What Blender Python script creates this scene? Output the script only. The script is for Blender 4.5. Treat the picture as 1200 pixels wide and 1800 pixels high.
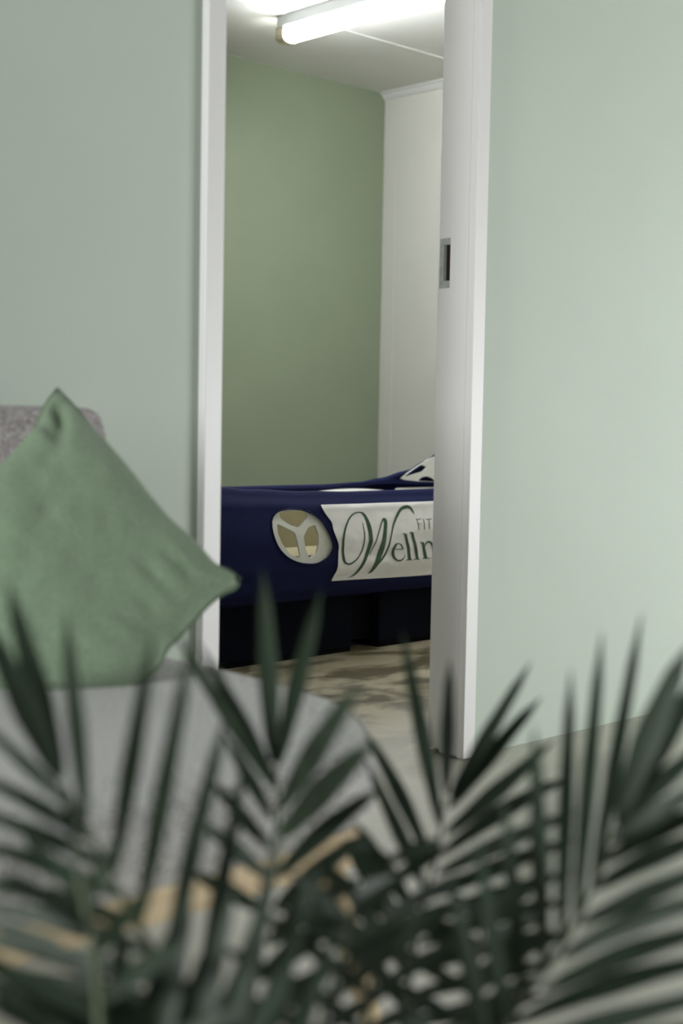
import bpy, bmesh, math, random
from mathutils import Vector, Matrix, noise
S = bpy.context.scene
C = S.collection
for o in list(bpy.data.objects): bpy.data.objects.remove(o)

# ------------------------------------------------------------------ camera
YAW, PIT, ROLL, FPX = math.radians(43.8165), math.radians(3.8895), math.radians(1.03716), 2435.0
CAM = Vector((0, 0, 0.8))
FW = Vector((math.sin(YAW)*math.cos(PIT), math.cos(YAW)*math.cos(PIT), -math.sin(PIT)))
r0 = FW.cross(Vector((0, 0, 1))).normalized(); u0 = r0.cross(FW)
RT = math.cos(ROLL)*r0 + math.sin(ROLL)*u0
UP = -math.sin(ROLL)*r0 + math.cos(ROLL)*u0
cd = bpy.data.cameras.new('camera'); cam = bpy.data.objects.new('camera', cd); C.objects.link(cam)
m = Matrix((RT, UP, -FW)).transposed().to_4x4(); m.translation = CAM; cam.matrix_world = m
cd.sensor_fit = 'VERTICAL'; cd.sensor_height = 36; cd.sensor_width = 24; cd.lens = FPX/1800*36
cd.clip_start = 0.05
cd.dof.use_dof = True; cd.dof.focus_distance = 3.9; cd.dof.aperture_fstop = 2.6; cd.dof.aperture_blades = 7
S.camera = cam

# ------------------------------------------------------------------ light and exposure
S.view_settings.view_transform = 'Standard'; S.view_settings.look = 'None'
S.view_settings.gamma = 1; S.view_settings.use_curve_mapping = False
S.view_settings.exposure = 0.24
w = bpy.data.worlds.new('world'); S.world = w; w.use_nodes = True
bg = w.node_tree.nodes['Background']; bg.inputs[0].default_value = (0.97, 0.985, 1.0, 1); bg.inputs[1].default_value = 0.30
def area(name, loc, target, sx, sy, power, col):
    l = bpy.data.lights.new(name, 'AREA'); l.shape = 'RECTANGLE'; l.size = sx; l.size_y = sy
    l.energy = power; l.color = col
    o = bpy.data.objects.new(name, l); C.objects.link(o); o.location = loc
    o.rotation_euler = (Vector(target)-Vector(loc)).to_track_quat('-Z', 'Y').to_euler(); return o
area('window_and_fill_light', (4.8, -1.1, 0.55), (3.0, 2.1, 0.2), 2.4, 1.0, 100, (0.98, 0.99, 1.0))
area('window_and_fill_light', (-4.2, 1.25, 1.45), (2.4, 2.1, 0.6), 1.4, 1.4, 225, (0.98, 0.99, 1.0))  # added fill from the left to brighten the door jamb, no window known there
TUBE = 56.0

# ------------------------------------------------------------------ helpers
def ray(px, py): return (px-600)/FPX*RT - (py-900)/FPX*UP + FW
def at_t(px, py, t): return CAM + ray(px, py)*t
def at_y(px, py, y): d = ray(px, py); return CAM + d*((y-CAM.y)/d.y)
def at_z(px, py, z): d = ray(px, py); return CAM + d*((z-CAM.z)/d.z)
def lin(c):
    return tuple((x/12.92 if x <= 0.04045 else ((x+0.055)/1.055)**2.4) for x in [v/255 for v in c]) + (1,)
def mat(name, rgb, rough=0.6, var=0.0, scale=8.0, bump=0.0, bscale=200.0, rgb2=None, detail=3.0, emit=None, sheen=0.0, spec=0.5, trans=0.0, stretch=None):
    M = bpy.data.materials.new(name); M.use_nodes = True
    nt = M.node_tree; b = nt.nodes['Principled BSDF']
    b.inputs['Roughness'].default_value = rough; b.inputs['Specular IOR Level'].default_value = spec
    b.inputs['Sheen Weight'].default_value = sheen
    tc = nt.nodes.new('ShaderNodeTexCoord'); vec = tc.outputs['Object']
    if stretch:
        mp = nt.nodes.new('ShaderNodeMapping'); mp.inputs['Scale'].default_value = stretch
        nt.links.new(vec, mp.inputs['Vector']); vec = mp.outputs['Vector']
    c1 = lin(rgb)
    c2 = lin(rgb2) if rgb2 else tuple(min(1, c*(1-var)) for c in c1[:3]) + (1,)
    n = nt.nodes.new('ShaderNodeTexNoise'); n.inputs['Scale'].default_value = scale; n.inputs['Detail'].default_value = detail
    nt.links.new(vec, n.inputs['Vector'])
    r = nt.nodes.new('ShaderNodeValToRGB'); r.color_ramp.elements[0].position = 0.35; r.color_ramp.elements[1].position = 0.65
    r.color_ramp.elements[0].color = c1; r.color_ramp.elements[1].color = c2
    nt.links.new(n.outputs['Fac'], r.inputs['Fac']); nt.links.new(r.outputs['Color'], b.inputs['Base Color'])
    if bump:
        n2 = nt.nodes.new('ShaderNodeTexNoise'); n2.inputs['Scale'].default_value = bscale
        nt.links.new(vec, n2.inputs['Vector'])
        bp = nt.nodes.new('ShaderNodeBump'); bp.inputs['Strength'].default_value = bump; bp.inputs['Distance'].default_value = 0.004
        nt.links.new(n2.outputs['Fac'], bp.inputs['Height']); nt.links.new(bp.outputs['Normal'], b.inputs['Normal'])
    if emit:
        b.inputs['Emission Color'].default_value = lin(emit[0]); b.inputs['Emission Strength'].default_value = emit[1]
    if trans: b.inputs['Transmission Weight'].default_value = trans
    return M
M = dict(
    sage=mat('sage_wall_paint', (176, 187, 175), 0.7, 0.04, 1.5, 0.06, 350),
    olive=mat('olive_wall_paint', (126, 137, 114), 0.75, 0.06, 2.0, 0.08, 300),
    offwhite=mat('off_white_paint', (208, 207, 200), 0.7, 0.03, 2.0, 0.05, 300),
    ceil=mat('ceiling_paint', (216, 216, 210), 0.8, 0.03, 2.0, 0.05, 300),
    unseen_ceil=mat('unseen_grey_ceiling', (112, 114, 110), 0.9, 0.05, 3.0),  # unseen outer ceiling, made dark to cut bounce on the upper walls
    gloss=mat('white_gloss_paint', (213, 213, 211), 0.4, 0.03, 3.0, 0.04, 120),
    steel=mat('zinc_plate', (165, 172, 166), 0.4, 0.3, 60, 0.1, 150),
    hole=mat('dark_mortise', (32, 16, 14), 0.9, 0.4, 60),
    grey=mat('grey_melange_fabric', (226, 226, 222), 0.95, 0, 300, 0.5, 500, rgb2=(132, 130, 130), detail=2, sheen=0.2),
    grey2=mat('grey_melange_back', (190, 185, 183), 0.95, 0, 300, 0.5, 500, rgb2=(98, 93, 93), detail=2, sheen=0.2),
    wood=mat('pale_oak', (226, 206, 170), 0.5, 0, 9, 0.15, 60, rgb2=(206, 182, 142), stretch=(1, 12, 12)),
    pillow=mat('green_linen', (126, 145, 120), 0.95, 0, 260, 0.35, 420, rgb2=(108, 128, 103), detail=3, sheen=0.15),
    hem=mat('green_linen_hem', (104, 126, 98), 0.95, 0.15, 200, 0.3, 420),
    navy=mat('navy_stretch_fabric', (25, 31, 68), 0.75, 0.15, 300, 0.2, 700, spec=0.12),
    base=mat('dark_navy_base_fabric', (9, 13, 24), 0.85, 0.2, 300, 0.2, 700, spec=0.1),
    black=mat('black_rubber', (10, 11, 14), 0.8, 0.2, 80, spec=0.1),
    plastic=mat('white_plastic', (226, 228, 218), 0.45, 0.03, 6),
    liner=mat('khaki_liner', (150, 142, 108), 0.8, 0.1, 5),
    satin=mat('white_satin_banner', (236, 235, 232), 0.5, 0.03, 5, sheen=0.1),
    ink=mat('green_print', (52, 84, 58), 0.55, 0.12, 60),
    inkgrey=mat('grey_green_print', (74, 92, 78), 0.55, 0.12, 60),
    leaf=mat('palm_leaf', (40, 54, 39), 0.5, 0, 14, 0.1, 90, spec=0.25, rgb2=(27, 40, 28)),
    rachis=mat('palm_stalk', (62, 74, 44), 0.5, 0.2, 30),
    pot=mat('clay_pot', (90, 88, 84), 0.7, 0.15, 20, 0.2, 80),
    soil=mat('potting_soil', (40, 30, 22), 1.0, 0.4, 60, 0.6, 90),
    tube=mat('lit_tube', (255, 255, 250), 0.5, 0, 5, emit=((250, 252, 255), TUBE)),
    housing=mat('white_enamel', (235, 238, 240), 0.4, 0.02, 5),
    cap=mat('yellowed_lampholder', (214, 206, 176), 0.5, 0.1, 40),
    chip=mat('broken_plaster', (190, 180, 165), 0.9, 0.3, 90, 0.4, 200),
)
# polished concrete with brown stains in the inner room
def concrete():
    Mt = bpy.data.materials.new('polished_concrete'); Mt.use_nodes = True; nt = Mt.node_tree; b = nt.nodes['Principled BSDF']
    tc = nt.nodes.new('ShaderNodeTexCoord')
    def nz(scale, detail, stretch):
        mp = nt.nodes.new('ShaderNodeMapping'); mp.inputs['Scale'].default_value = stretch
        nt.links.new(tc.outputs['Object'], mp.inputs['Vector'])
        n = nt.nodes.new('ShaderNodeTexNoise'); n.inputs['Scale'].default_value = scale; n.inputs['Detail'].default_value = detail
        n.inputs['Distortion'].default_value = 0.6
        nt.links.new(mp.outputs['Vector'], n.inputs['Vector']); return n
    def ramp(n, p0, p1, a, bb):
        r = nt.nodes.new('ShaderNodeValToRGB'); e = r.color_ramp.elements
        e[0].position, e[1].position = p0, p1; e[0].color, e[1].color = a, bb
        nt.links.new(n, r.inputs['Fac']); return r.outputs['Color']
    def mix(f, a, bb):
        mx = nt.nodes.new('ShaderNodeMix'); mx.data_type = 'RGBA'
        nt.links.new(f, mx.inputs[0]); nt.links.new(a, mx.inputs[6]); nt.links.new(bb, mx.inputs[7]); return mx.outputs[2]
    pale = ramp(nz(3, 6, (1, 1, 1)).outputs['Fac'], 0.3, 0.7, lin((232, 229, 218)), lin((212, 209, 196)))
    brown = ramp(nz(5, 8, (1, 1, 1)).outputs['Fac'], 0.32, 0.68, lin((152, 145, 122)), lin((120, 113, 90)))
    stain = ramp(nz(4.6, 8, (1, 1.6, 1)).outputs['Fac'], 0.47, 0.60, (0, 0, 0, 1), (1, 1, 1, 1))
    dark = nt.nodes.new('ShaderNodeRGB'); dark.outputs[0].default_value = lin((70, 64, 40))
    inner = mix(stain, brown, dark.outputs[0])
    sx = nt.nodes.new('ShaderNodeSeparateXYZ'); nt.links.new(tc.outputs['Object'], sx.inputs[0])
    mr = nt.nodes.new('ShaderNodeMapRange'); mr.inputs[1].default_value = 2.0; mr.inputs[2].default_value = 2.7
    nt.links.new(sx.outputs['Y'], mr.inputs[0])
    nt.links.new(mix(mr.outputs[0], pale, inner), b.inputs['Base Color'])
    b.inputs['Roughness'].default_value = 0.42
    return Mt
M['floor'] = concrete()

def link(name, me, mt, parent=None, smooth=False):
    o = bpy.data.objects.new(name, me); C.objects.link(o)
    if mt: me.materials.append(mt)
    if parent: o.parent = parent
    if smooth:
        for p in me.polygons: p.use_smooth = True
    return o
def fin(name, bm, mt, parent=None, smooth=False, origin=None):
    bmesh.ops.recalc_face_normals(bm, faces=bm.faces)
    if origin is not None: bmesh.ops.translate(bm, verts=bm.verts, vec=-Vector(origin))
    me = bpy.data.meshes.new(name); bm.to_mesh(me); bm.free()
    o = link(name, me, mt, parent, smooth)
    if origin is not None: o.location = origin
    return o
def box(bm, a, b, bev=0.0):
    a, b = Vector(a), Vector(b)
    r = bmesh.ops.create_cube(bm, size=1); vs = r['verts']
    bmesh.ops.scale(bm, verts=vs, vec=b-a); bmesh.ops.translate(bm, verts=vs, vec=(a+b)/2)
    if bev:
        es = list({e for v in vs for e in v.link_edges})
        bmesh.ops.bevel(bm, geom=es, offset=bev, segments=2, profile=0.5, affect='EDGES')
def boxes(name, lst, mt, parent=None, bev=0.0):
    bm = bmesh.new()
    for a, b in lst: box(bm, a, b, bev)
    return fin(name, bm, mt, parent)
def grid(bm, rows, closed_u=False, closed_v=False):
    V = [[bm.verts.new(p) for p in r] for r in rows]
    nu, nv = len(V), len(V[0]); F = []
    for i in range(nu if closed_u else nu-1):
        for j in range(nv if closed_v else nv-1):
            F.append(bm.faces.new((V[i][j], V[(i+1) % nu][j], V[(i+1) % nu][(j+1) % nv], V[i][(j+1) % nv])))
    return V, F
def tube(bm, pts, rad, n=8):
    pts = [Vector(p) for p in pts]; rows = []
    for i, p in enumerate(pts):
        d = (pts[min(i+1, len(pts)-1)]-pts[max(i-1, 0)]).normalized()
        a = d.cross(Vector((0.13, 0.2, 1)) if abs(d.z) < 0.95 else Vector((1, 0, 0))).normalized(); b = d.cross(a)
        rr = rad[i] if isinstance(rad, (list, tuple)) else rad
        rows.append([p + (math.cos(k*2*math.pi/n)*a + math.sin(k*2*math.pi/n)*b)*rr for k in range(n)])
    V, _ = grid(bm, rows, closed_v=True)
    bm.faces.new(V[0]); bm.faces.new(V[-1])
def spline(pts, n):
    pts = [Vector(p) for p in pts]
    P = [2*pts[0]-pts[1]] + pts + [2*pts[-1]-pts[-2]]; out = []
    for i in range(1, len(P)-2):
        for k in range(n):
            t = k/n
            out.append(0.5*((2*P[i]) + (P[i+1]-P[i-1])*t + (2*P[i-1]-5*P[i]+4*P[i+1]-P[i+2])*t*t + (3*P[i]-P[i-1]-3*P[i+1]+P[i+2])*t**3))
    return out + [pts[-1]]
def interp(x, tab):
    if x <= tab[0][0]: return tab[0][1]
    for (a, va), (b, vb) in zip(tab, tab[1:]):
        if x <= b:
            t = (x-a)/(b-a); t = t*t*(3-2*t); return va+(vb-va)*t
    return tab[-1][1]
def thing(name, label, cat, loc, group=None):
    o = bpy.data.objects.new(name, None); C.objects.link(o); o.location = loc; o.empty_display_size = 0.1
    o['label'] = label; o['category'] = cat
    if group: o['group'] = group
    return o
def keep(child, parent):
    child.parent = parent; child.matrix_parent_inverse = Matrix.Translation(-parent.location)
    return child
def struct(o): o['kind'] = 'structure'; return o

# ------------------------------------------------------------------ the setting
H = 2.5                         # inner room ceiling
Y0, Y1 = 2.132, 2.222           # partition wall
XL, XR = 1.699, 2.435           # door opening
BX, BY = 5.257, 5.205           # far corner of the inner room
struct(boxes('floor', [((-3, -4, -0.1), (7, 5.4, 0))], M['floor']))
YM = Y1-0.012
wf = boxes('wall_front', [((-3, Y0, 0), (XL-0.02, YM, 2.7)), ((XR+0.02, Y0, 0), (7, YM, 2.7)), ((XL-0.02, Y0, 2.06), (XR+0.02, YM, 2.7))], M['sage']); struct(wf)
o = boxes('wall_front', [((0.9, YM, 0), (XL-0.02, Y1, H)), ((XR+0.02, YM, 0.004), (BX, Y1, H)), ((XL-0.02, YM, 2.06), (XR+0.02, Y1, H))], M['offwhite']); struct(o); o['label'] = 'off white lining on the room side of the doorway wall'
wf['label'] = 'sage green wall with the open doorway'
o = struct(boxes('wall_back', [((0.9, BY, 0), (BX+0.1, BY+0.1, H+0.1))], M['olive'])); o['label'] = 'olive green far wall of the inner room'
o = struct(boxes('wall_right', [((BX, Y1, 0), (BX+0.1, BY, H+0.1))], M['offwhite'])); o['label'] = 'off white side wall of the inner room'
struct(boxes('wall_left', [((0.9, Y1, 0), (1.0, BY, H+0.1))], M['offwhite']))
struct(boxes('ceiling', [((1.0, Y1, H), (BX, BY, H+0.1))], M['ceil']))
struct(boxes('ceiling', [((-3, -4, 2.7), (7, Y0, 2.8))], M['unseen_ceil']))
# cornice: stepped profile along the off-white wall
bm = bmesh.new()
prof = [(0, 0), (-0.040, 0), (-0.040, -0.006), (-0.034, -0.010), (-0.024, -0.012), (-0.021, -0.020), (-0.012, -0.030), (-0.009, -0.034), (0, -0.036)]
grid(bm, [[(BX+a, y, H+b) for a, b in prof] for y in (Y1+0.01, BY)], closed_v=True)
struct(fin('trim_1', bm, M['gloss']))['label'] = 'white stepped cornice under the ceiling'
struct(boxes('trim_2', [((1.02, 4.495, H-0.003), (BX-0.045, 4.513, H))], M['ceil']))['label'] = 'thin ceiling joint strip'
struct(boxes('trim_3', [((BX-0.0015, 5.114, 0), (BX, 5.130, 2.10))], M['offwhite']))['label'] = 'thin vertical joint strip on the off white wall'

# doorway lining: casings, jambs, strike plate
door = bpy.data.objects.new('door_1', None); C.objects.link(door); door['kind'] = 'structure'; door['label'] = 'white painted door frame without its door'
YF = 2.110
boxes('casing', [((XL-0.044, YF, 0), (XL, Y0, 2.10))], M['gloss'], door, 0.003)
boxes('casing', [((XR, YF, 0.005), (XR+0.040, Y0, 2.10))], M['gloss'], door, 0.001)
boxes('casing', [((XL, YF, 2.06), (XR, Y0, 2.10))], M['gloss'], door, 0.003)
YR, YB, RB = 2.187, Y1+0.006, 0.006      # rebate start, back edge, rebate depth
boxes('jamb', [((XL-0.020, Y0, 0), (XL-0.001, YB, 2.06))], M['gloss'], door, 0.0015)
zs0, zs1 = 1.108, 1.224                  # strike plate height
sy0, sy1 = YR+0.001, YB-0.004
hy0, hy1, hz0, hz1 = YR-0.02, YR+0.0235, zs0+0.017, zs1-0.015
boxes('jamb', [((XR, Y0, 0.008), (XR+0.02, YR, 2.06)), ((XR+RB, YR, 0.014), (XR+0.02, YB, hz0)),
               ((XR+RB, YR, hz1), (XR+0.02, YB, 2.06)), ((XR+RB, hy1, hz0), (XR+0.02, YB, hz1)), ((XR+0.017, YR, hz0), (XR+0.02, hy1, hz1))], M['gloss'], door)
boxes('head_jamb', [((XL, Y0, 2.045), (XR, YB, 2.06))], M['gloss'], door)
sp = boxes('strike_plate', [((XR+RB-0.0015, sy0, zs0), (XR+RB, sy1, hz0)), ((XR+RB-0.0015, sy0, hz1), (XR+RB, sy1, zs1)), ((XR+RB-0.0015, hy1, hz0), (XR+RB, sy1, hz1))], M['steel'], door)
sp['label'] = 'grey metal strike plate'
bm = bmesh.new(); box(bm, (XR+RB+0.007, YR+0.0005, hz0), (XR+0.0168, hy1, hz1))
fin('latch_hole', bm, M['hole'], sp)
bm = bmesh.new()
for z in (zs0+0.009, zs1-0.009):
    r = bmesh.ops.create_cone(bm, cap_ends=True, segments=12, radius1=0.0042, radius2=0.003, depth=0.0016)
    bmesh.ops.rotate(bm, verts=r['verts'], cent=(0, 0, 0), matrix=Matrix.Rotation(-math.pi/2, 3, 'Y'))
    bmesh.ops.translate(bm, verts=r['verts'], vec=(XR+RB-0.0018, YR+0.018, z))
fin('screw', bm, M['steel'], sp)

# ------------------------------------------------------------------ fluorescent lamp
lx0, lx1, ly1, ly0 = 3.93, 4.035, 4.56, 2.32
lamp = thing('fluorescent_lamp', 'white fluorescent batten lamp with a lit tube on the inner room ceiling', 'lamp', ((lx0+lx1)/2, (ly0+ly1)/2, H))
cx = (lx0+lx1)/2
keep(boxes('housing', [((cx-0.040, ly0, H-0.048), (cx+0.040, ly1, H))], M['housing'], None, 0.003), lamp)
def lens(r, y): return [(cx+math.copysign(abs(math.cos(a))**0.8, math.cos(a))*0.0425*r, y, H-0.080+math.copysign(abs(math.sin(a))**0.8, math.sin(a))*0.031*r) for a in [2*math.pi*i/28 for i in range(28)]]
bm = bmesh.new(); V, _ = grid(bm, [lens(0.9, ly0+0.012), lens(1, ly0+0.02), lens(1, ly1-0.02), lens(0.9, ly1-0.012)], closed_v=True); bm.faces.new(V[0]); bm.faces.new(V[-1])
keep(fin('tube', bm, M['tube'], None, True), lamp)
for ye, s in ((ly1, 1), (ly0, -1)):
    bm = bmesh.new()
    a, b = ye-s*0.045, ye+s*0.002
    grid(bm, [lens(1.0, a), lens(1.10, a), lens(1.10, b), lens(0.92, b)], closed_u=True, closed_v=True)
    for dx in (-0.034, 0.034): box(bm, (cx+dx-0.009, min(a, b+s*0.004), H-0.100), (cx+dx+0.009, max(a, b+s*0.004), H-0.050))
    keep(fin('lampholder', bm, M['cap']), lamp)

# ------------------------------------------------------------------ wellness bed
bx0, bx1 = 2.30, 5.05
by0, by1 = 3.30, 4.05
bed = thing('wellness_bed', 'long bed with navy stretch cover and white lettered banner beyond the doorway', 'bed', ((bx0+bx1)/2, (by0+by1)/2, 0))
RIM = [(2.3, 0.60), (2.66, 0.578), (2.80, 0.567), (3.02, 0.556), (3.25, 0.550), (3.62, 0.550), (3.95, 0.560), (4.15, 0.585), (4.30, 0.625), (4.45, 0.668), (4.75, 0.80), (4.95, 0.83), (5.05, 0.80)]
RIMF = [(2.3, 0.58), (3.0, 0.540), (3.30, 0.533), (3.75, 0.532), (3.95, 0.538), (4.06, 0.552), (4.22, 0.580), (4.33, 0.618), (4.43, 0.660), (4.75, 0.79), (4.95, 0.83), (5.05, 0.80)]
def off(q):      # outward offset of the cover against height fraction q (0 bottom .. 1 rim)
    return interp(q, [(0, 0.045), (0.12, 0.018), (0.35, 0.002), (0.6, -0.004), (0.85, 0.004), (1, 0.030)])
def zof(x, q, far=False):
    t = RIMF if far else RIM
    return 0.20 + (interp(x, t)-0.20)*q
def wr(x, z):    # soft folds of stretched fabric
    return 0.0025*noise.noise((x*9, z*22, 1.0)) + 0.0015*noise.noise((x*26, z*40, 5.0))
def surf(x, z):  # front face y
    q = max(0, min(1, (z-0.20)/(interp(x, RIM)-0.20)))
    return by0 + off(q)
def on_front(px, py, lift=0.0):
    p = at_y(px, py, by0)
    for _ in range(5): p = at_y(px, py, surf(p.x, p.z)-lift)
    return p
OC = on_front(531, 943.5)
# oval opening outline read off the photo, kept as points in the panel's own x, z plane
oval_px = [(494, 897), (515, 894), (540, 899), (562, 912), (577, 934), (585, 955), (585, 966), (577, 979), (560, 990), (541, 992), (520, 988), (500, 976), (486, 957), (478, 933), (477, 915), (483, 903)]
OV = [(p.x, p.z) for p in [on_front(*q) for q in oval_px]]
def closed_spline(pts, n=4):
    L = len(pts); out = []
    for i in range(L):
        p0, p1, p2, p3 = [Vector(pts[(i+k-1) % L]) for k in range(4)]
        for k in range(n):
            t = k/n
            out.append(0.5*((2*p1)+(p2-p0)*t+(2*p0-5*p1+4*p2-p3)*t*t+(3*p1-p0-3*p2+p3)*t**3))
    return out
OVS = closed_spline(OV)
def polar_radius(poly, c, ang):
    best = None
    d = Vector((math.cos(ang), math.sin(ang)))
    for a, b in zip(poly, poly[1:]+poly[:1]):
        a, b = Vector(a)-c, Vector(b)-c; e = b-a
        den = d.x*e.y-d.y*e.x
        if abs(den) < 1e-12: continue
        t = (a.x*e.y-a.y*e.x)/den; s = (a.x*d.y-a.y*d.x)/den
        if t > 0 and -1e-6 <= s <= 1+1e-6: best = t if best is None else max(best, t)
    return best or 0.05
oc2 = Vector((OC.x, OC.z))
RAD = [polar_radius(OVS, oc2, 2*math.pi*k/180) for k in range(180)]
def rho(x, z, scale=1.0):
    v = Vector((x, z))-oc2; a = (math.degrees(math.atan2(v.y, v.x)) % 360)/2
    i = int(a); f = a-i; R = (RAD[i % 180]*(1-f)+RAD[(i+1) % 180]*f)*scale
    return v.length/R, R
# outer cover: front, rounded ends, back, built as columns around the plan
def station_list():
    st = []
    ec = 0.30
    n = 150
    for i in range(n+1): x = bx0+ec+(bx1-bx0-2*ec)*i/n; st.append((x, by0, 0, -1, False))
    for i in range(1, 13):
        a = -math.pi/2+math.pi*i/13; st.append((bx1-ec+math.cos(a)*ec, (by0+by1)/2+math.sin(a)*(by1-by0)/2, math.cos(a), math.sin(a), a > 0))
    for i in range(61): x = bx1-ec-(bx1-bx0-2*ec)*i/60; st.append((x, by1, 0, 1, True))
    for i in range(1, 13):
        a = math.pi/2+math.pi*i/13; st.append((bx0+ec+math.cos(a)*ec, (by0+by1)/2+math.sin(a)*(by1-by0)/2, math.cos(a), math.sin(a), a < math.pi))
    return st
QS = [i/30 for i in range(31)]
rows = []
for (x, y, nx, ny, far) in station_list():
    col = [(x-nx*off(q), y-ny*off(q), zof(x, q, far)) for q in QS]
    zr = zof(x, 1, far)
    for dx, dz in ((0.038, 0.004), (0.044, 0.001), (0.047, -0.006), (0.048, -0.018)):     # rolled rim
        col.append((x-nx*dx, y-ny*dx, zr+dz))
    rows.append(col)
bm = bmesh.new(); V, F = grid(bm, rows, closed_u=True)
kill = []
for f in bm.faces:
    if all(v.co.y < by0+0.06 for v in f.verts) and all(rho(v.co.x, v.co.z)[0] < 1.0 for v in f.verts): kill.append(f)
bmesh.ops.delete(bm, geom=kill, context='FACES')
for v in bm.verts:
    if v.co.y < by0+0.06 and v.link_faces:
        k, R = rho(v.co.x, v.co.z)
        if k < 1.0 or (k < 1.06 and v.is_boundary):
            d = (Vector((v.co.x, v.co.z))-oc2).normalized()*R; v.co.x, v.co.z = oc2.x+d.x, oc2.y+d.y; v.co.y = surf(v.co.x, v.co.z)
cover = keep(fin('fabric_cover', bm, M['navy'], None, True), bed)
if max(cover.data.polygons, key=lambda p: -p.center.y).normal.y > 0: cover.data.flip_normals()
sm = cover.modifiers.new('thick', 'SOLIDIFY'); sm.thickness = 0.004; sm.offset = -1
bm = bmesh.new()
hemp = [(x, surf(x, z)-0.001, z) for x, z in [tuple(v) for v in OVS]]; hemp.append(hemp[0]); hemp.append(hemp[1])
tube(bm, hemp, 0.003, 6); keep(fin('hem', bm, M['navy'], None, True), cover).parent = cover
cover.children[0].matrix_parent_inverse = Matrix()
# white Y-spoked vent plate behind the opening (2D curve with holes, then bent to the side)
def plate(name, outer, holes, yfun, depth, mt, parent):
    cu = bpy.data.curves.new(name, 'CURVE'); cu.dimensions = '2D'; cu.fill_mode = 'BOTH'; cu.extrude = depth/2
    for poly in [outer]+holes:
        s = cu.splines.new('POLY'); s.points.add(len(poly)-1); s.use_cyclic_u = True
        for p, (a, b) in zip(s.points, poly): p.co = (a, b, 0, 1)
    tmp = bpy.data.objects.new(name, cu); C.objects.link(tmp)
    me = bpy.data.meshes.new_from_object(tmp.evaluated_get(bpy.context.evaluated_depsgraph_get()))
    bpy.data.objects.remove(tmp)
    for v in me.vertices:
        x, z, e = v.co; v.co = (x, yfun(x, z)+e, z)
    me.name = name; me.materials.clear()
    o = link(name, me, mt); keep(o, parent); return o
big = [(oc2+(Vector(p)-oc2)*1.10) for p in OVS]
def rounded(poly, n=5):
    out = []
    L = len(poly)
    for i in range(L):
        a, b, c = Vector(poly[i-1]), Vector(poly[i]), Vector(poly[(i+1) % L])
        p, q = b+(a-b)*0.22, b+(c-b)*0.22
        for k in range(n+1):
            t = k/n; out.append(p*(1-t)**2+2*b*t*(1-t)+q*t*t)
    return out
def pxhole(pts): return rounded([(p.x, p.z) for p in [on_front(*q, lift=-0.010) for q in pts]])
holes = [pxhole([(490, 893), (530, 890), (541, 908), (525, 928), (508, 922), (492, 911)]),
         pxhole([(486, 920), (518, 936), (522, 950), (528, 981), (511, 976), (495, 955), (488, 938)]),
         pxhole([(553, 922), (559, 938), (560, 955), (556, 972), (544, 982), (537, 968), (533, 943), (541, 927)])]
plate('vent_plate', [tuple(p) for p in big], [[tuple(p) for p in h] for h in holes], lambda x, z: surf(x, z)+0.012, 0.006, M['plastic'], bed)['label'] = 'white plastic plate with three openings'
# the same plate on the rising far side, seen from inside, with its dark pocket
yf = by1-0.068
def fx(px, py): p = at_y(px, py, yf); return (p.x, p.z)
plate('vent_plate', [fx(*q) for q in [(703, 841), (716, 831), (729, 822), (750, 808.5), (761, 803.5), (790, 795), (830, 800), (850, 820), (838, 842), (800, 849), (760, 849), (732, 847), (712, 844)]],
      [rounded([fx(*q) for q in [(708.5, 839), (722, 828), (739, 816.5), (749, 821), (742, 829), (724, 834)]]), rounded([fx(*q) for q in [(733, 845), (741, 838.5), (750, 837), (759, 840.5), (768, 847)]])],
      lambda x, z: yf, 0.005, M['plastic'], bed)['label'] = 'white plastic plate with openings on the far side'
plate('inner_band', [fx(*q) for q in [(600, 852), (650, 847), (690, 841.5), (705, 843), (732, 846), (760, 847), (800, 848), (850, 846), (850, 854), (757, 851.5), (690, 850), (640, 852), (600, 855)]], [], lambda x, z: yf-0.006, 0.004, M['navy'], bed)
# inner shell: khaki floor of the tub, white far liner showing under the rim
keep(boxes('liner', [((bx0+0.30, by0+0.10, 0.235), (bx1-0.3, by1-0.10, 0.25)), ((bx0+0.30, by1-0.115, 0.25), (bx1-0.4, by1-0.105, 0.44)), ((bx0+0.3, by0+0.17, 0.25), (bx1-0.4, by0+0.42, 0.33))], M['liner']), bed)
bm = bmesh.new(); rows = []
for i in range(80):
    x = 3.45+i*0.016
    zt = 0.496+0.020*max(0, math.sin((x-3.62)*6.3))**0.6 if x < 4.15 else 0.513
    rows.append([(x, by1-0.050-0.02*math.sin(k*math.pi/5), 0.42+(zt-0.42)*k/5) for k in range(6)]+[(x, by1-0.044, zt-0.002), (x, by1-0.044, 0.42)])
grid(bm, rows, closed_v=True); keep(fin('inner_shell', bm, M['plastic'], None, True), bed)
# base: two dark plinths with a recessed gap and a rubber foot strip
for a, b in ((2.45, 3.30), (3.43, 4.95)):
    keep(boxes('plinth', [((a, 3.376, 0.012), (b, 3.98, 0.235))], M['base'], None, 0.006), bed)
    keep(boxes('foot_strip', [((a+0.004, 3.380, 0), (b-0.004, 3.976, 0.012))], M['black']), bed)
keep(boxes('core', [((2.5, 3.42, 0.03), (4.9, 3.93, 0.232))], M['black']), bed)
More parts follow.
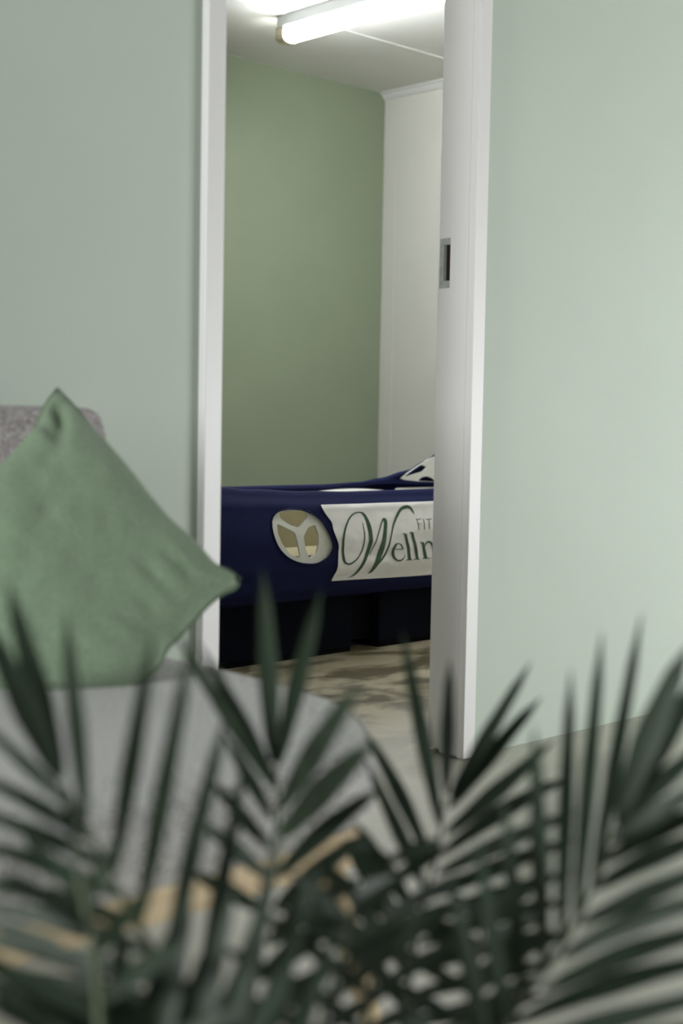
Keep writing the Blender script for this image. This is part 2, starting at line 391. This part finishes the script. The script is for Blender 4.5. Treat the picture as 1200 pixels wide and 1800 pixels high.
# banner
bxl = [(on_front(562, 887).z, on_front(562, 887).x), (on_front(583, 925).z, on_front(583, 925).x), (on_front(594, 965).z, on_front(594, 965).x), (on_front(592, 995).z, on_front(592, 995).x), (on_front(581, 1021).z, on_front(581, 1021).x)][::-1]
zb = lambda x: interp(x, [(3.05, bxl[0][0]), (3.65, on_front(756, 1010).z), (4.4, 0.243)])
zt_ = lambda x: interp(x, [(3.05, bxl[-1][0]), (3.3, bxl[-1][0]-0.002), (3.65, on_front(756, 881).z), (4.4, 0.53)])
bm = bmesh.new(); rows = []
NU, NV = 110, 44
for i in range(NU+1):
    col = []
    for j in range(NV+1):
        z0 = zb(3.1); z1 = zt_(3.1); q = j/NV
        xl = interp(z0+(z1-z0)*q, bxl); x = xl+(4.35-xl)*i/NU
        z = zb(x)+(zt_(x)-zb(x))*q
        col.append((x, surf(x, z)-0.0045-wr(x, z), z))
    rows.append(col)
grid(bm, rows); banner = keep(fin('banner', bm, M['satin'], None, True), bed); banner['label'] = 'white satin banner printed with green lettering'
def ink(name, strokes, mt):
    """strokes: polylines of (x, y, width) in photo pixels, laid as ribbons on the banner's folds"""
    bm = bmesh.new()
    for st in strokes:
        pts = spline([(a, b, c) for a, b, c in st], 7)
        L, R = [], []
        for i, p in enumerate(pts):
            d = pts[min(i+1, len(pts)-1)]-pts[max(i-1, 0)]; d = Vector((d.x, d.y)).normalized(); n = Vector((-d.y, d.x))*max(0.35, p.z)/2
            for s, o_ in ((1, L), (-1, R)):
                q = on_front(p.x+s*n.x, p.y+s*n.y, 0.006)
                o_.append((q.x, surf(q.x, q.z)-0.006-wr(q.x, q.z), q.z))
        grid(bm, [L, [((Vector(a)+Vector(b))/2) for a, b in zip(L, R)], R])
    o = fin(name, bm, mt, banner); o.matrix_parent_inverse = Matrix(); return o
k = lambda pts: [(580+x/6, 860+y/6, w_/6) for x, y, w_ in pts]
ink('letter', [k([(345, 350, 5), (362, 430, 9), (365, 520, 11), (340, 640, 12), (290, 730, 12), (230, 780, 16), (185, 788, 20), (150, 750, 24), (138, 640, 24), (143, 520, 22), (160, 420, 20), (195, 320, 18), (250, 258, 14), (320, 245, 14), (370, 280, 24), (410, 370, 36), (430, 480, 40), (425, 570, 38), (395, 680, 34), (340, 800, 28), (270, 890, 18), (215, 925, 6), (190, 932, 3)]),
             k([(420, 690, 8), (470, 580, 10), (520, 440, 12), (548, 340, 14), (566, 316, 30), (585, 350, 34), (585, 430, 36), (568, 540, 44), (535, 660, 50), (490, 780, 46), (440, 860, 24), (405, 888, 4)]),
             k([(440, 850, 6), (520, 770, 20), (580, 690, 18), (625, 580, 16), (650, 480, 12), (670, 380, 18), (700, 290, 26), (740, 215, 30), (800, 185, 36), (850, 200, 24), (880, 245, 12), (886, 262, 4)])], M['ink'])['label'] = 'large swash letter W'
ink('letter', [k([(665, 632, 6), (720, 632, 8), (772, 630, 8)]), k([(768, 628, 14), (752, 590, 16), (720, 572, 10), (690, 590, 22), (665, 650, 26), (675, 715, 26), (715, 752, 18), (755, 745, 14), (782, 715, 8), (790, 690, 5)])], M['ink'])
def ell(x0, y0, x1, y1): return [k([(x0, y0, 24), ((x0+x1)/2+6, (y0+y1)/2, 30), (x1, y1, 30)]), k([(x0-30, y0+4, 5), (x0-8, y0+2, 22)]), k([(x1-38, y1+4, 8), (x1+30, y1+2, 8)])]
ink('letter', ell(795, 468, 838, 742), M['ink']); ink('letter', ell(865, 455, 918, 735), M['ink'])
ink('letter', [k([(978, 560, 24), (992, 640, 30), (1010, 728, 30)]), k([(950, 566, 5), (970, 562, 20)]), k([(975, 730, 8), (1045, 726, 8)]),
             k([(990, 620, 8), (1015, 570, 14), (1050, 556, 20), (1082, 590, 28), (1098, 650, 30), (1112, 718, 30)]), k([(1078, 722, 8), (1142, 716, 8)])], M['ink'])
ink('letter', [k([(1165, 640, 8), (1215, 636, 8), (1262, 630, 8)]), k([(1258, 628, 14), (1240, 580, 16), (1210, 562, 10), (1180, 580, 22), (1158, 640, 26), (1170, 705, 26), (1208, 740, 18), (1248, 732, 14), (1272, 690, 5)])], M['ink'])
for dx in (0, 105):
    ink('letter', [k([(1372+dx, 590-dx*.1, 8), (1345+dx, 556-dx*.1, 12), (1315+dx, 580-dx*.1, 20), (1345+dx, 630-dx*.1, 26), (1385+dx, 680-dx*.1, 22), (1362+dx, 725-dx*.1, 14), (1325+dx, 718-dx*.1, 10), (1310+dx, 680-dx*.1, 5)])], M['ink'])
ink('letter', [k([(915, 312, 7), (938, 430, 7)]), k([(905, 318, 7), (962, 314, 7)]), k([(920, 365, 6), (958, 362, 6)])], M['inkgrey'])
ink('letter', [k([(985, 312, 7), (998, 426, 7)])], M['inkgrey'])
ink('letter', [k([(1010, 318, 7), (1048, 314, 7), (1072, 312, 7)]), k([(1036, 316, 7), (1052, 420, 7)])], M['inkgrey'])

# ------------------------------------------------------------------ sofa
sx0 = -0.42
sofa = thing('lounge_sofa', 'pale grey sofa with rounded seat and light wooden legs beside the doorway', 'sofa', (0.5, 1.5, 0))
right = [(1.21, 1.93), (1.275, 1.88), (1.31, 1.78), (1.318, 1.68), (1.312, 1.50), (1.29, 1.34), (1.25, 1.255), (1.21, 1.195), (1.155, 1.135), (1.09, 1.095), (1.0, 1.075), (0.90, 1.07)]
mid = (sx0+0.0)
def seat_outline():
    rp = [Vector((a, b, 0)) for a, b in right]; rp = spline(rp, 4)
    cx_ = (1.318+sx0)/2
    lp = [Vector((2*cx_-p.x, p.y, 0)) for p in reversed(rp)]
    def seg(a, b, n): return [a+(b-a)*(i/n) for i in range(1, n)]
    return rp + seg(rp[-1], lp[0], 16) + lp + seg(lp[-1], rp[0], 16)
OUT = seat_outline(); cen = Vector((0.43, 1.5, 0))
def inset(p, d):
    v = p-cen; v2 = Vector((v.x/0.87, v.y/0.43)); n = Vector((math.copysign(abs(v2.x)**3, v2.x)/0.87, math.copysign(abs(v2.y)**3, v2.y)/0.43, 0)).normalized(); return p-n*d
bm = bmesh.new(); rows = []
for d, z in ((0.10, 0.322), (0.03, 0.328), (0.010, 0.336), (0.002, 0.345), (-0.002, 0.358), (-0.003, 0.375), (0.001, 0.395), (0.010, 0.411), (0.024, 0.421), (0.05, 0.427), (0.10, 0.430), (0.20, 0.430)):
    rows.append([Vector((inset(p, d).x, inset(p, d).y, z)) for p in OUT])
V, _ = grid(bm, rows, closed_v=True); bm.faces.new(V[0]); bm.faces.new(V[-1])
keep(fin('seat', bm, M['grey'], None, True), sofa)
bm = bmesh.new()
tube(bm, [(inset(p, 0.010).x, inset(p, 0.010).y, 0.412) for p in OUT+OUT[:2]], 0.0025, 6); keep(fin('seam', bm, M['grey'], None, True), sofa)
# backrest: rounded outline in x, z, given thickness and a slight lean
bo = [(1.325, 0.33), (1.325, 0.60), (1.318, 0.70), (1.306, 0.760), (1.300, 0.785), (1.290, 0.800), (1.272, 0.808), (1.24, 0.810)]
cxb = (1.325+sx0-0.05)/2
bo = [Vector((a, b, 0)) for a, b in bo]; bo = spline(bo, 3)
bo = bo + [bo[-1]+(Vector((2*cxb-bo[-1].x, bo[-1].y, 0))-bo[-1])*i/20 for i in range(1, 20)] + [Vector((2*cxb-p.x, p.y, 0)) for p in reversed(bo)]
bm = bmesh.new(); rows = []
cb = Vector((cxb, 0.57, 0))
for d, dy in ((0.05, 0.0), (0.012, 0.0), (0.004, 0.004), (0, 0.012), (0, 0.05), (0, 0.078), (0.004, 0.086), (0.012, 0.09), (0.05, 0.09)):
    r = []
    for p in bo:
        q = Vector((p.x-math.copysign(min(d, abs(p.x-cb.x)), p.x-cb.x)*(1 if abs(p.x-cb.x) > 0.8 else 0), p.y-(d if p.y > 0.7 else 0), 0))
        r.append((q.x, 1.895+(p.y-0.43)*0.06+dy, q.y))
    rows.append(r)
V, _ = grid(bm, rows, closed_v=True); bm.faces.new(V[0]); bm.faces.new(V[-1])
keep(fin('backrest', bm, M['grey2'], None, True), sofa)
# wooden under-frame: front rail, side rail, back rail, splayed legs
keep(boxes('rail', [((sx0+0.12, 1.128, 0.278), (1.13, 1.156, 0.321))], M['wood'], None, 0.003), sofa)
keep(boxes('rail', [((sx0+0.12, 1.80, 0.278), (1.13, 1.828, 0.321))], M['wood'], None, 0.003), sofa)
for x in (sx0+0.13, 1.095):
    keep(boxes('rail', [((x, 1.158, 0.272), (x+0.028, 1.798, 0.321))], M['wood'], None, 0.003), sofa)
for (ax, ay, bx_, by_) in ((1.085, 1.150, 1.195, 1.150), (1.085, 1.81, 1.195, 1.88), (sx0+0.16, 1.150, sx0+0.05, 1.13), (sx0+0.16, 1.81, sx0+0.05, 1.88)):
    bm = bmesh.new(); tube(bm, [(ax, ay, 0.300), ((ax+bx_)/2, (ay+by_)/2, 0.15), (bx_, by_, 0.0)], [0.019, 0.0155, 0.011], 14)
    keep(fin('leg', bm, M['wood'], None, True), sofa)

# ------------------------------------------------------------------ pillow
pil = thing('throw_pillow', 'square sage green linen pillow standing on its corner on the grey sofa', 'pillow', at_z(80, 1215, 0.43))
TOP = [(101, 683, 2.14), (124, 708, 2.135), (165, 757, 2.11), (220, 820, 2.08), (293, 911, 2.05), (352, 965, 2.03), (378, 993, 2.02), (402, 1003, 2.02), (421, 1018, 2.02)]
RIGHT = [(421, 1018, 2.02), (413, 1034, 2.015), (389, 1045, 2.00), (356, 1074, 1.985), (315, 1120, 1.96), (293, 1142, 1.95), (280, 1170, 1.925), (250, 1194, 1.90), (176, 1211, 1.875), (90, 1219, 1.855)]
LEFT = [(101, 683, 2.14), (82, 708, 2.13), (56, 762, 2.10), (30, 790, 2.085), (-20, 845, 2.04), (-100, 905, 1.99), (-170, 945, 1.95), (-200, 965, 1.93)]
BOT = [(-200, 965, 1.93), (-170, 1040, 1.91), (-120, 1120, 1.885), (-60, 1190, 1.865), (0, 1215, 1.855), (90, 1219, 1.855)]
def edge3(lst, n):
    P = spline([at_t(*q) for q in lst], 12); L = [0]
    for a, b in zip(P, P[1:]): L.append(L[-1]+(b-a).length)
    out = []
    for i in range(n+1):
        s = L[-1]*i/n; j = 0
        while j < len(L)-2 and L[j+1] < s: j += 1
        f = (s-L[j])/max(1e-9, L[j+1]-L[j]); out.append(P[j].lerp(P[j+1], min(1, max(0, f))))
    return out
N = 40
e_top, e_right, e_left, e_bot = edge3(TOP, N), edge3(RIGHT, N), edge3(LEFT, N), edge3(BOT, N)
# patch: u along top (top corner -> right corner), v along left (top corner -> left corner)
def coons(i, j):
    u, v = i/N, j/N
    a = e_top[i]*(1-v)+e_bot[i]*v; b = e_left[j]*(1-u)+e_right[j]*u
    c = e_top[0]*(1-u)*(1-v)+e_top[N]*u*(1-v)+e_bot[0]*(1-u)*v+e_bot[N]*u*v
    return a+b-c
# e_bot must run left corner -> bottom corner with u; e_right right corner -> bottom with v
nrm = (e_right[0]-e_left[N]).cross(e_top[0]-e_right[N]).normalized()
if nrm.dot(CAM-e_top[N]) < 0: nrm = -nrm
def pil_rows(sign, amp):
    rows = []
    for i in range(N+1):
        r = []
        for j in range(N+1):
            u, v = i/N, j/N
            s = max(0, 16*u*(1-u)*v*(1-v))**0.42
            p = coons(i, j)
            cr = 0
            if sign > 0:
                ed = min(1, s*1.3)
                cr = 0.006*noise.noise((u*5, v*5, 3.3))*ed+0.004*noise.noise((u*13, v*13, 7))*ed
                d0 = math.hypot(u, v); cr -= 0.030*math.exp(-((u-v*0.9)/0.055)**2)*math.exp(-((d0-0.12)/0.13)**2)*ed*(1 if d0 > .02 else 0)
                cr += 0.012*math.exp(-((v-0.25)/0.05)**2)*math.exp(-((u-0.06)/0.06)**2)-0.010*math.exp(-((v-0.21)/0.035)**2)*math.exp(-((u-0.08)/0.09)**2)
                w_ = max(0, (u+v-1.45)/0.55); cr += w_*0.010*math.sin((u*0.6+v*0.9)*46+4*noise.noise((u*3, v*3, 0)))*ed
                cr += 0.006*math.exp(-((u-0.86)/0.09)**2)*math.sin(v*60)*math.exp(-((v-0.25)/0.3)**2)*ed
            r.append(p+nrm*sign*(amp*s+cr))
        rows.append(r)
    return rows
bm = bmesh.new(); grid(bm, pil_rows(1, 0.085)); grid(bm, pil_rows(-1, 0.035)); bmesh.ops.remove_doubles(bm, verts=bm.verts, dist=0.0004)
keep(fin('pillow_cover', bm, M['pillow'], None, True), pil)
bm = bmesh.new()
loop = e_top + e_right[1:] + list(reversed(e_bot))[1:] + list(reversed(e_left))[1:]
tube(bm, loop, 0.0026, 6); keep(fin('hem', bm, M['hem'], None, True), pil)['label'] = 'darker green sewn edge'

# ------------------------------------------------------------------ palm
random.seed(7)
px_, py_ = 0.50, 0.52
palm = thing('potted_palm', 'feathery green palm with narrow leaflets in the foreground', 'plant', (px_, py_, 0))
def lathe(bm, prof, c, n=28):
    rows = [[(c[0]+math.cos(2*math.pi*i/n)*r, c[1]+math.sin(2*math.pi*i/n)*r, z) for i in range(n)] for r, z in prof]
    V, _ = grid(bm, rows, closed_v=True); return V
bm = bmesh.new(); V = lathe(bm, [(0.085, 0), (0.10, 0.01), (0.125, 0.19), (0.132, 0.20), (0.132, 0.225), (0.12, 0.225), (0.115, 0.17)], (px_, py_)); bm.faces.new(V[0]); keep(fin('pot', bm, M['pot'], None, True), palm)
bm = bmesh.new(); V = lathe(bm, [(0.118, 0.190), (0.06, 0.198), (0.01, 0.200)], (px_, py_)); bm.faces.new(V[-1]); keep(fin('soil', bm, M['soil'], None, True), palm)
def leaflet(bm, a, b, width, sag, twist):
    """one narrow pointed leaflet from a to b with a folded midrib"""
    d = b-a; L = d.length; n = (CAM-a).normalized()
    n = (n - d.normalized()*n.dot(d.normalized())).normalized()
    n = Matrix.Rotation(twist, 3, d.normalized()) @ n
    rows = []; K = 10
    for i in range(K+1):
        s = i/K
        p = a+d*s+Vector((0, 0, 1))*sag*4*s*(1-s)*L
        wd = width*(interp(s, [(0, 0.30), (0.15, 0.75), (0.42, 1.0), (0.75, 0.72), (0.93, 0.30), (1, 0.02)]))
        side = d.normalized().cross(n).normalized()
        rows.append([p-side*wd/2, p-n*wd*0.16, p+side*wd/2])
    grid(bm, rows)
def frond(rach, leaves, rad=0.004):
    R3 = spline([at_t(*q) for q in rach], 8)
    root = Vector((px_+random.uniform(-0.04, 0.04), py_+random.uniform(-0.04, 0.04), 0.19))
    low = R3[0]; stem = spline([root, root.lerp(low, 0.5)+Vector((0, 0, 0.04)), low], 6)
    P = stem[:-1]+R3
    bm = bmesh.new(); tube(bm, P, [rad*(1.25-0.95*i/(len(P)-1)) for i in range(len(P))], 8)
    fr = keep(fin('frond', bm, M['rachis'], None, True), palm)
    for lf in leaves:
        bx_, by_, tx, ty, wpx = lf[:5]; dt = lf[5] if len(lf) > 5 else random.uniform(-0.05, 0.06)
        # root the leaflet on the stalk point that lies nearest in the picture plane
        best = min(P, key=lambda p: (at_t(bx_, by_, (p-CAM).dot(FW))-p).length)
        t = (best-CAM).dot(FW); a = best.lerp(at_t(bx_, by_, t), 0.5)
        a = at_t(bx_, by_, t) if (at_t(bx_, by_, t)-best).length < 0.012 else a
        b = at_t(tx, ty, t+dt)
        bm = bmesh.new(); leaflet(bm, a, b, wpx*t/FPX, random.uniform(-0.01, 0.05), random.uniform(-0.45, 0.45))
        o = fin('leaflet', bm, M['leaf'], None, True); o.parent = fr
        o.matrix_parent_inverse = Matrix()
    return fr
# left frond, nearest
frond([(420, 1960, 0.98), (350, 1810, 1.0), (285, 1700, 1.0), (220, 1590, 1.0), (165, 1480, 1.01), (125, 1405, 1.02), (108, 1362, 1.02)],
      [(108, 1365, 14, 1022, 46), (106, 1370, -32, 1078, 50), (150, 1445, 114, 1072, 36), (200, 1535, 270, 1112, 36), (245, 1625, 338, 1120, 36), (292, 1705, 400, 1245, 36),
       (345, 1795, 432, 1325, 36), (395, 1900, 500, 1420, 38), (420, 1950, 560, 1515, 38), (450, 1990, 600, 1620, 38),
       (130, 1420, -40, 1262, 30), (160, 1475, -50, 1360, 30), (185, 1520, -60, 1420, 32), (210, 1575, -60, 1480, 34), (240, 1625, -60, 1545, 36), (270, 1675, -60, 1590, 38), (300, 1725, -60, 1640, 40),
       (330, 1775, -50, 1700, 42), (360, 1830, -20, 1740, 44), (390, 1890, 40, 1770, 44)])
frond([(190, 1960, 0.90), (178, 1800, 0.92), (165, 1660, 0.93), (145, 1560, 0.94), (128, 1470, 0.95)],
      [(130, 1475, 118, 1400, 26), (150, 1580, 40, 1470, 34), (160, 1640, 0, 1530, 36), (172, 1720, -30, 1620, 42), (178, 1790, -30, 1690, 46), (185, 1880, -10, 1750, 50),
       (152, 1590, 205, 1480, 30), (166, 1680, 260, 1560, 36), (175, 1760, 330, 1650, 42), (182, 1840, 360, 1720, 46), (188, 1910, 420, 1770, 48)], 0.005)
# centre frond
frond([(400, 1960, 1.08), (440, 1760, 1.12), (472, 1580, 1.16), (487, 1450, 1.2), (485, 1345, 1.22)],
      [(480, 1340, 462, 1000, 38), (488, 1345, 565, 1036, 34), (492, 1420, 636, 1195, 46, -0.25), (496, 1470, 662, 1300, 48, -0.2), (488, 1540, 672, 1385, 40), (482, 1600, 650, 1460, 40), (470, 1660, 640, 1540, 42), (455, 1720, 610, 1610, 42), (440, 1790, 600, 1690, 44),
       (482, 1385, 305, 1108, 28), (484, 1375, 345, 1125, 26), (478, 1440, 392, 1285, 28), (474, 1490, 370, 1370, 30), (468, 1540, 350, 1440, 32), (460, 1600, 330, 1530, 34)])
# centre right frond
frond([(690, 1960, 1.18), (712, 1780, 1.22), (735, 1630, 1.26), (765, 1510, 1.3), (782, 1400, 1.32)],
      [(783, 1395, 790, 1158, 28), (772, 1450, 706, 1108, 30), (792, 1400, 934, 1162, 30), (790, 1420, 952, 1225, 32), (785, 1465, 975, 1300, 32), (778, 1500, 1005, 1365, 32), (770, 1535, 1015, 1425, 32), (760, 1575, 1015, 1475, 32), (748, 1615, 1010, 1530, 32),
       (738, 1660, 1005, 1585, 32), (730, 1705, 990, 1640, 32), (722, 1750, 985, 1690, 32), (712, 1800, 965, 1750, 32), (705, 1850, 950, 1790, 32),
       (752, 1505, 640, 1285, 32), (745, 1560, 640, 1330, 28), (732, 1610, 620, 1440, 30), (724, 1660, 610, 1500, 32), (716, 1710, 600, 1560, 32), (708, 1770, 600, 1630, 32)])
# right frond
frond([(820, 1960, 0.98), (890, 1800, 1.02), (950, 1715, 1.05), (1005, 1630, 1.08), (1055, 1530, 1.1), (1085, 1440, 1.12)],
      [(1085, 1440, 1212, 1130, 52), (1088, 1445, 1250, 1170, 46), (1085, 1455, 1270, 1290, 36), (1072, 1480, 1280, 1350, 36), (1062, 1515, 1285, 1410, 38), (1045, 1562, 1290, 1460, 38), (1020, 1625, 1295, 1510, 38), (988, 1682, 1300, 1570, 40), (955, 1742, 1300, 1625, 40), (910, 1795, 1300, 1680, 42), (880, 1850, 1300, 1735, 42), (850, 1900, 1290, 1790, 42),
       (1042, 1555, 1128, 1075, 32, 0.12), (1012, 1620, 1058, 1108, 32, 0.12), (985, 1665, 1003, 1175, 34, 0.12), (955, 1712, 938, 1275, 36), (920, 1765, 885, 1400, 36), (890, 1810, 840, 1470, 36), (860, 1865, 790, 1540, 36)])
# low frond at the bottom left
frond([(470, 2040, 0.88), (400, 1970, 0.9), (320, 1915, 0.92), (240, 1870, 0.93), (190, 1850, 0.94)],
      [(200, 1852, -60, 1660, 44), (250, 1875, -60, 1705, 46), (300, 1902, -50, 1750, 48), (350, 1935, 10, 1780, 48), (400, 1968, 80, 1805, 48), (440, 2010, 170, 1830, 48),
       (205, 1855, 215, 1610, 40), (250, 1872, 300, 1625, 42), (300, 1900, 372, 1640, 42), (345, 1930, 440, 1660, 42), (390, 1960, 505, 1690, 42), (430, 1995, 560, 1720, 42),
       (275, 1886, 338, 1560, 44), (325, 1918, 412, 1560, 46), (368, 1945, 470, 1570, 46), (415, 1980, 535, 1600, 46), (445, 2015, 590, 1660, 46)])
# dense low fronds in the middle
def bushy(rach, side, n, wpx, seed, up=0.7):
    random.seed(seed); P = spline([Vector(q) for q in rach], 10); L = []
    for i in range(n):
        p = P[int((0.22+0.76*i/(n-1))*(len(P)-1))]
        for s in (-1, 1):
            ln = random.uniform(0.8, 1.1)*side*(0.55+0.6*math.sin(math.pi*min(1, 0.15+i/n)))
            a = math.radians(random.uniform(38, 62)); L.append((p.x, p.y, p.x+s*ln*math.sin(a), p.y-ln*math.cos(a)*up, wpx))
    return L
for rach, side, n, wpx, sd in (([(600, 1980, 1.05), (640, 1800, 1.1), (672, 1640, 1.14), (690, 1500, 1.18)], 190, 8, 30, 3),
                               ([(540, 1980, 1.0), (560, 1820, 1.03), (600, 1680, 1.06), (625, 1560, 1.1)], 200, 7, 30, 5),
                               ([(760, 1990, 1.1), (800, 1850, 1.14), (835, 1720, 1.18), (850, 1600, 1.2)], 190, 7, 28, 9)):
    frond(rach, bushy(rach, side, n, wpx, sd))

# ------------------------------------------------------------------ crumbs of plaster at the foot of the door frame
def crumb(c, r, seed, label):
    bm = bmesh.new(); bmesh.ops.create_icosphere(bm, subdivisions=2, radius=1)
    for v in bm.verts:
        v.co *= 1+0.35*noise.noise(v.co*1.7+Vector((seed, 0, 0))); v.co = Vector((v.co.x*r[0], v.co.y*r[1], max(-0.6, v.co.z)*r[2]))
    zmin = min(v.co.z for v in bm.verts)
    o = fin('plaster_chip', bm, M['chip']); o.location = (c[0], c[1], -zmin); o['label'] = label; o['category'] = 'rubble'
p1 = at_z(760, 1322, 0); crumb((p1.x, p1.y-0.004), (0.011, 0.008, 0.006), 1, 'larger plaster crumb at the back foot of the right door jamb')
p2 = at_z(778, 1326, 0); crumb((p2.x, p2.y-0.003), (0.006, 0.005, 0.004), 4, 'smaller plaster crumb beside the right door jamb foot')
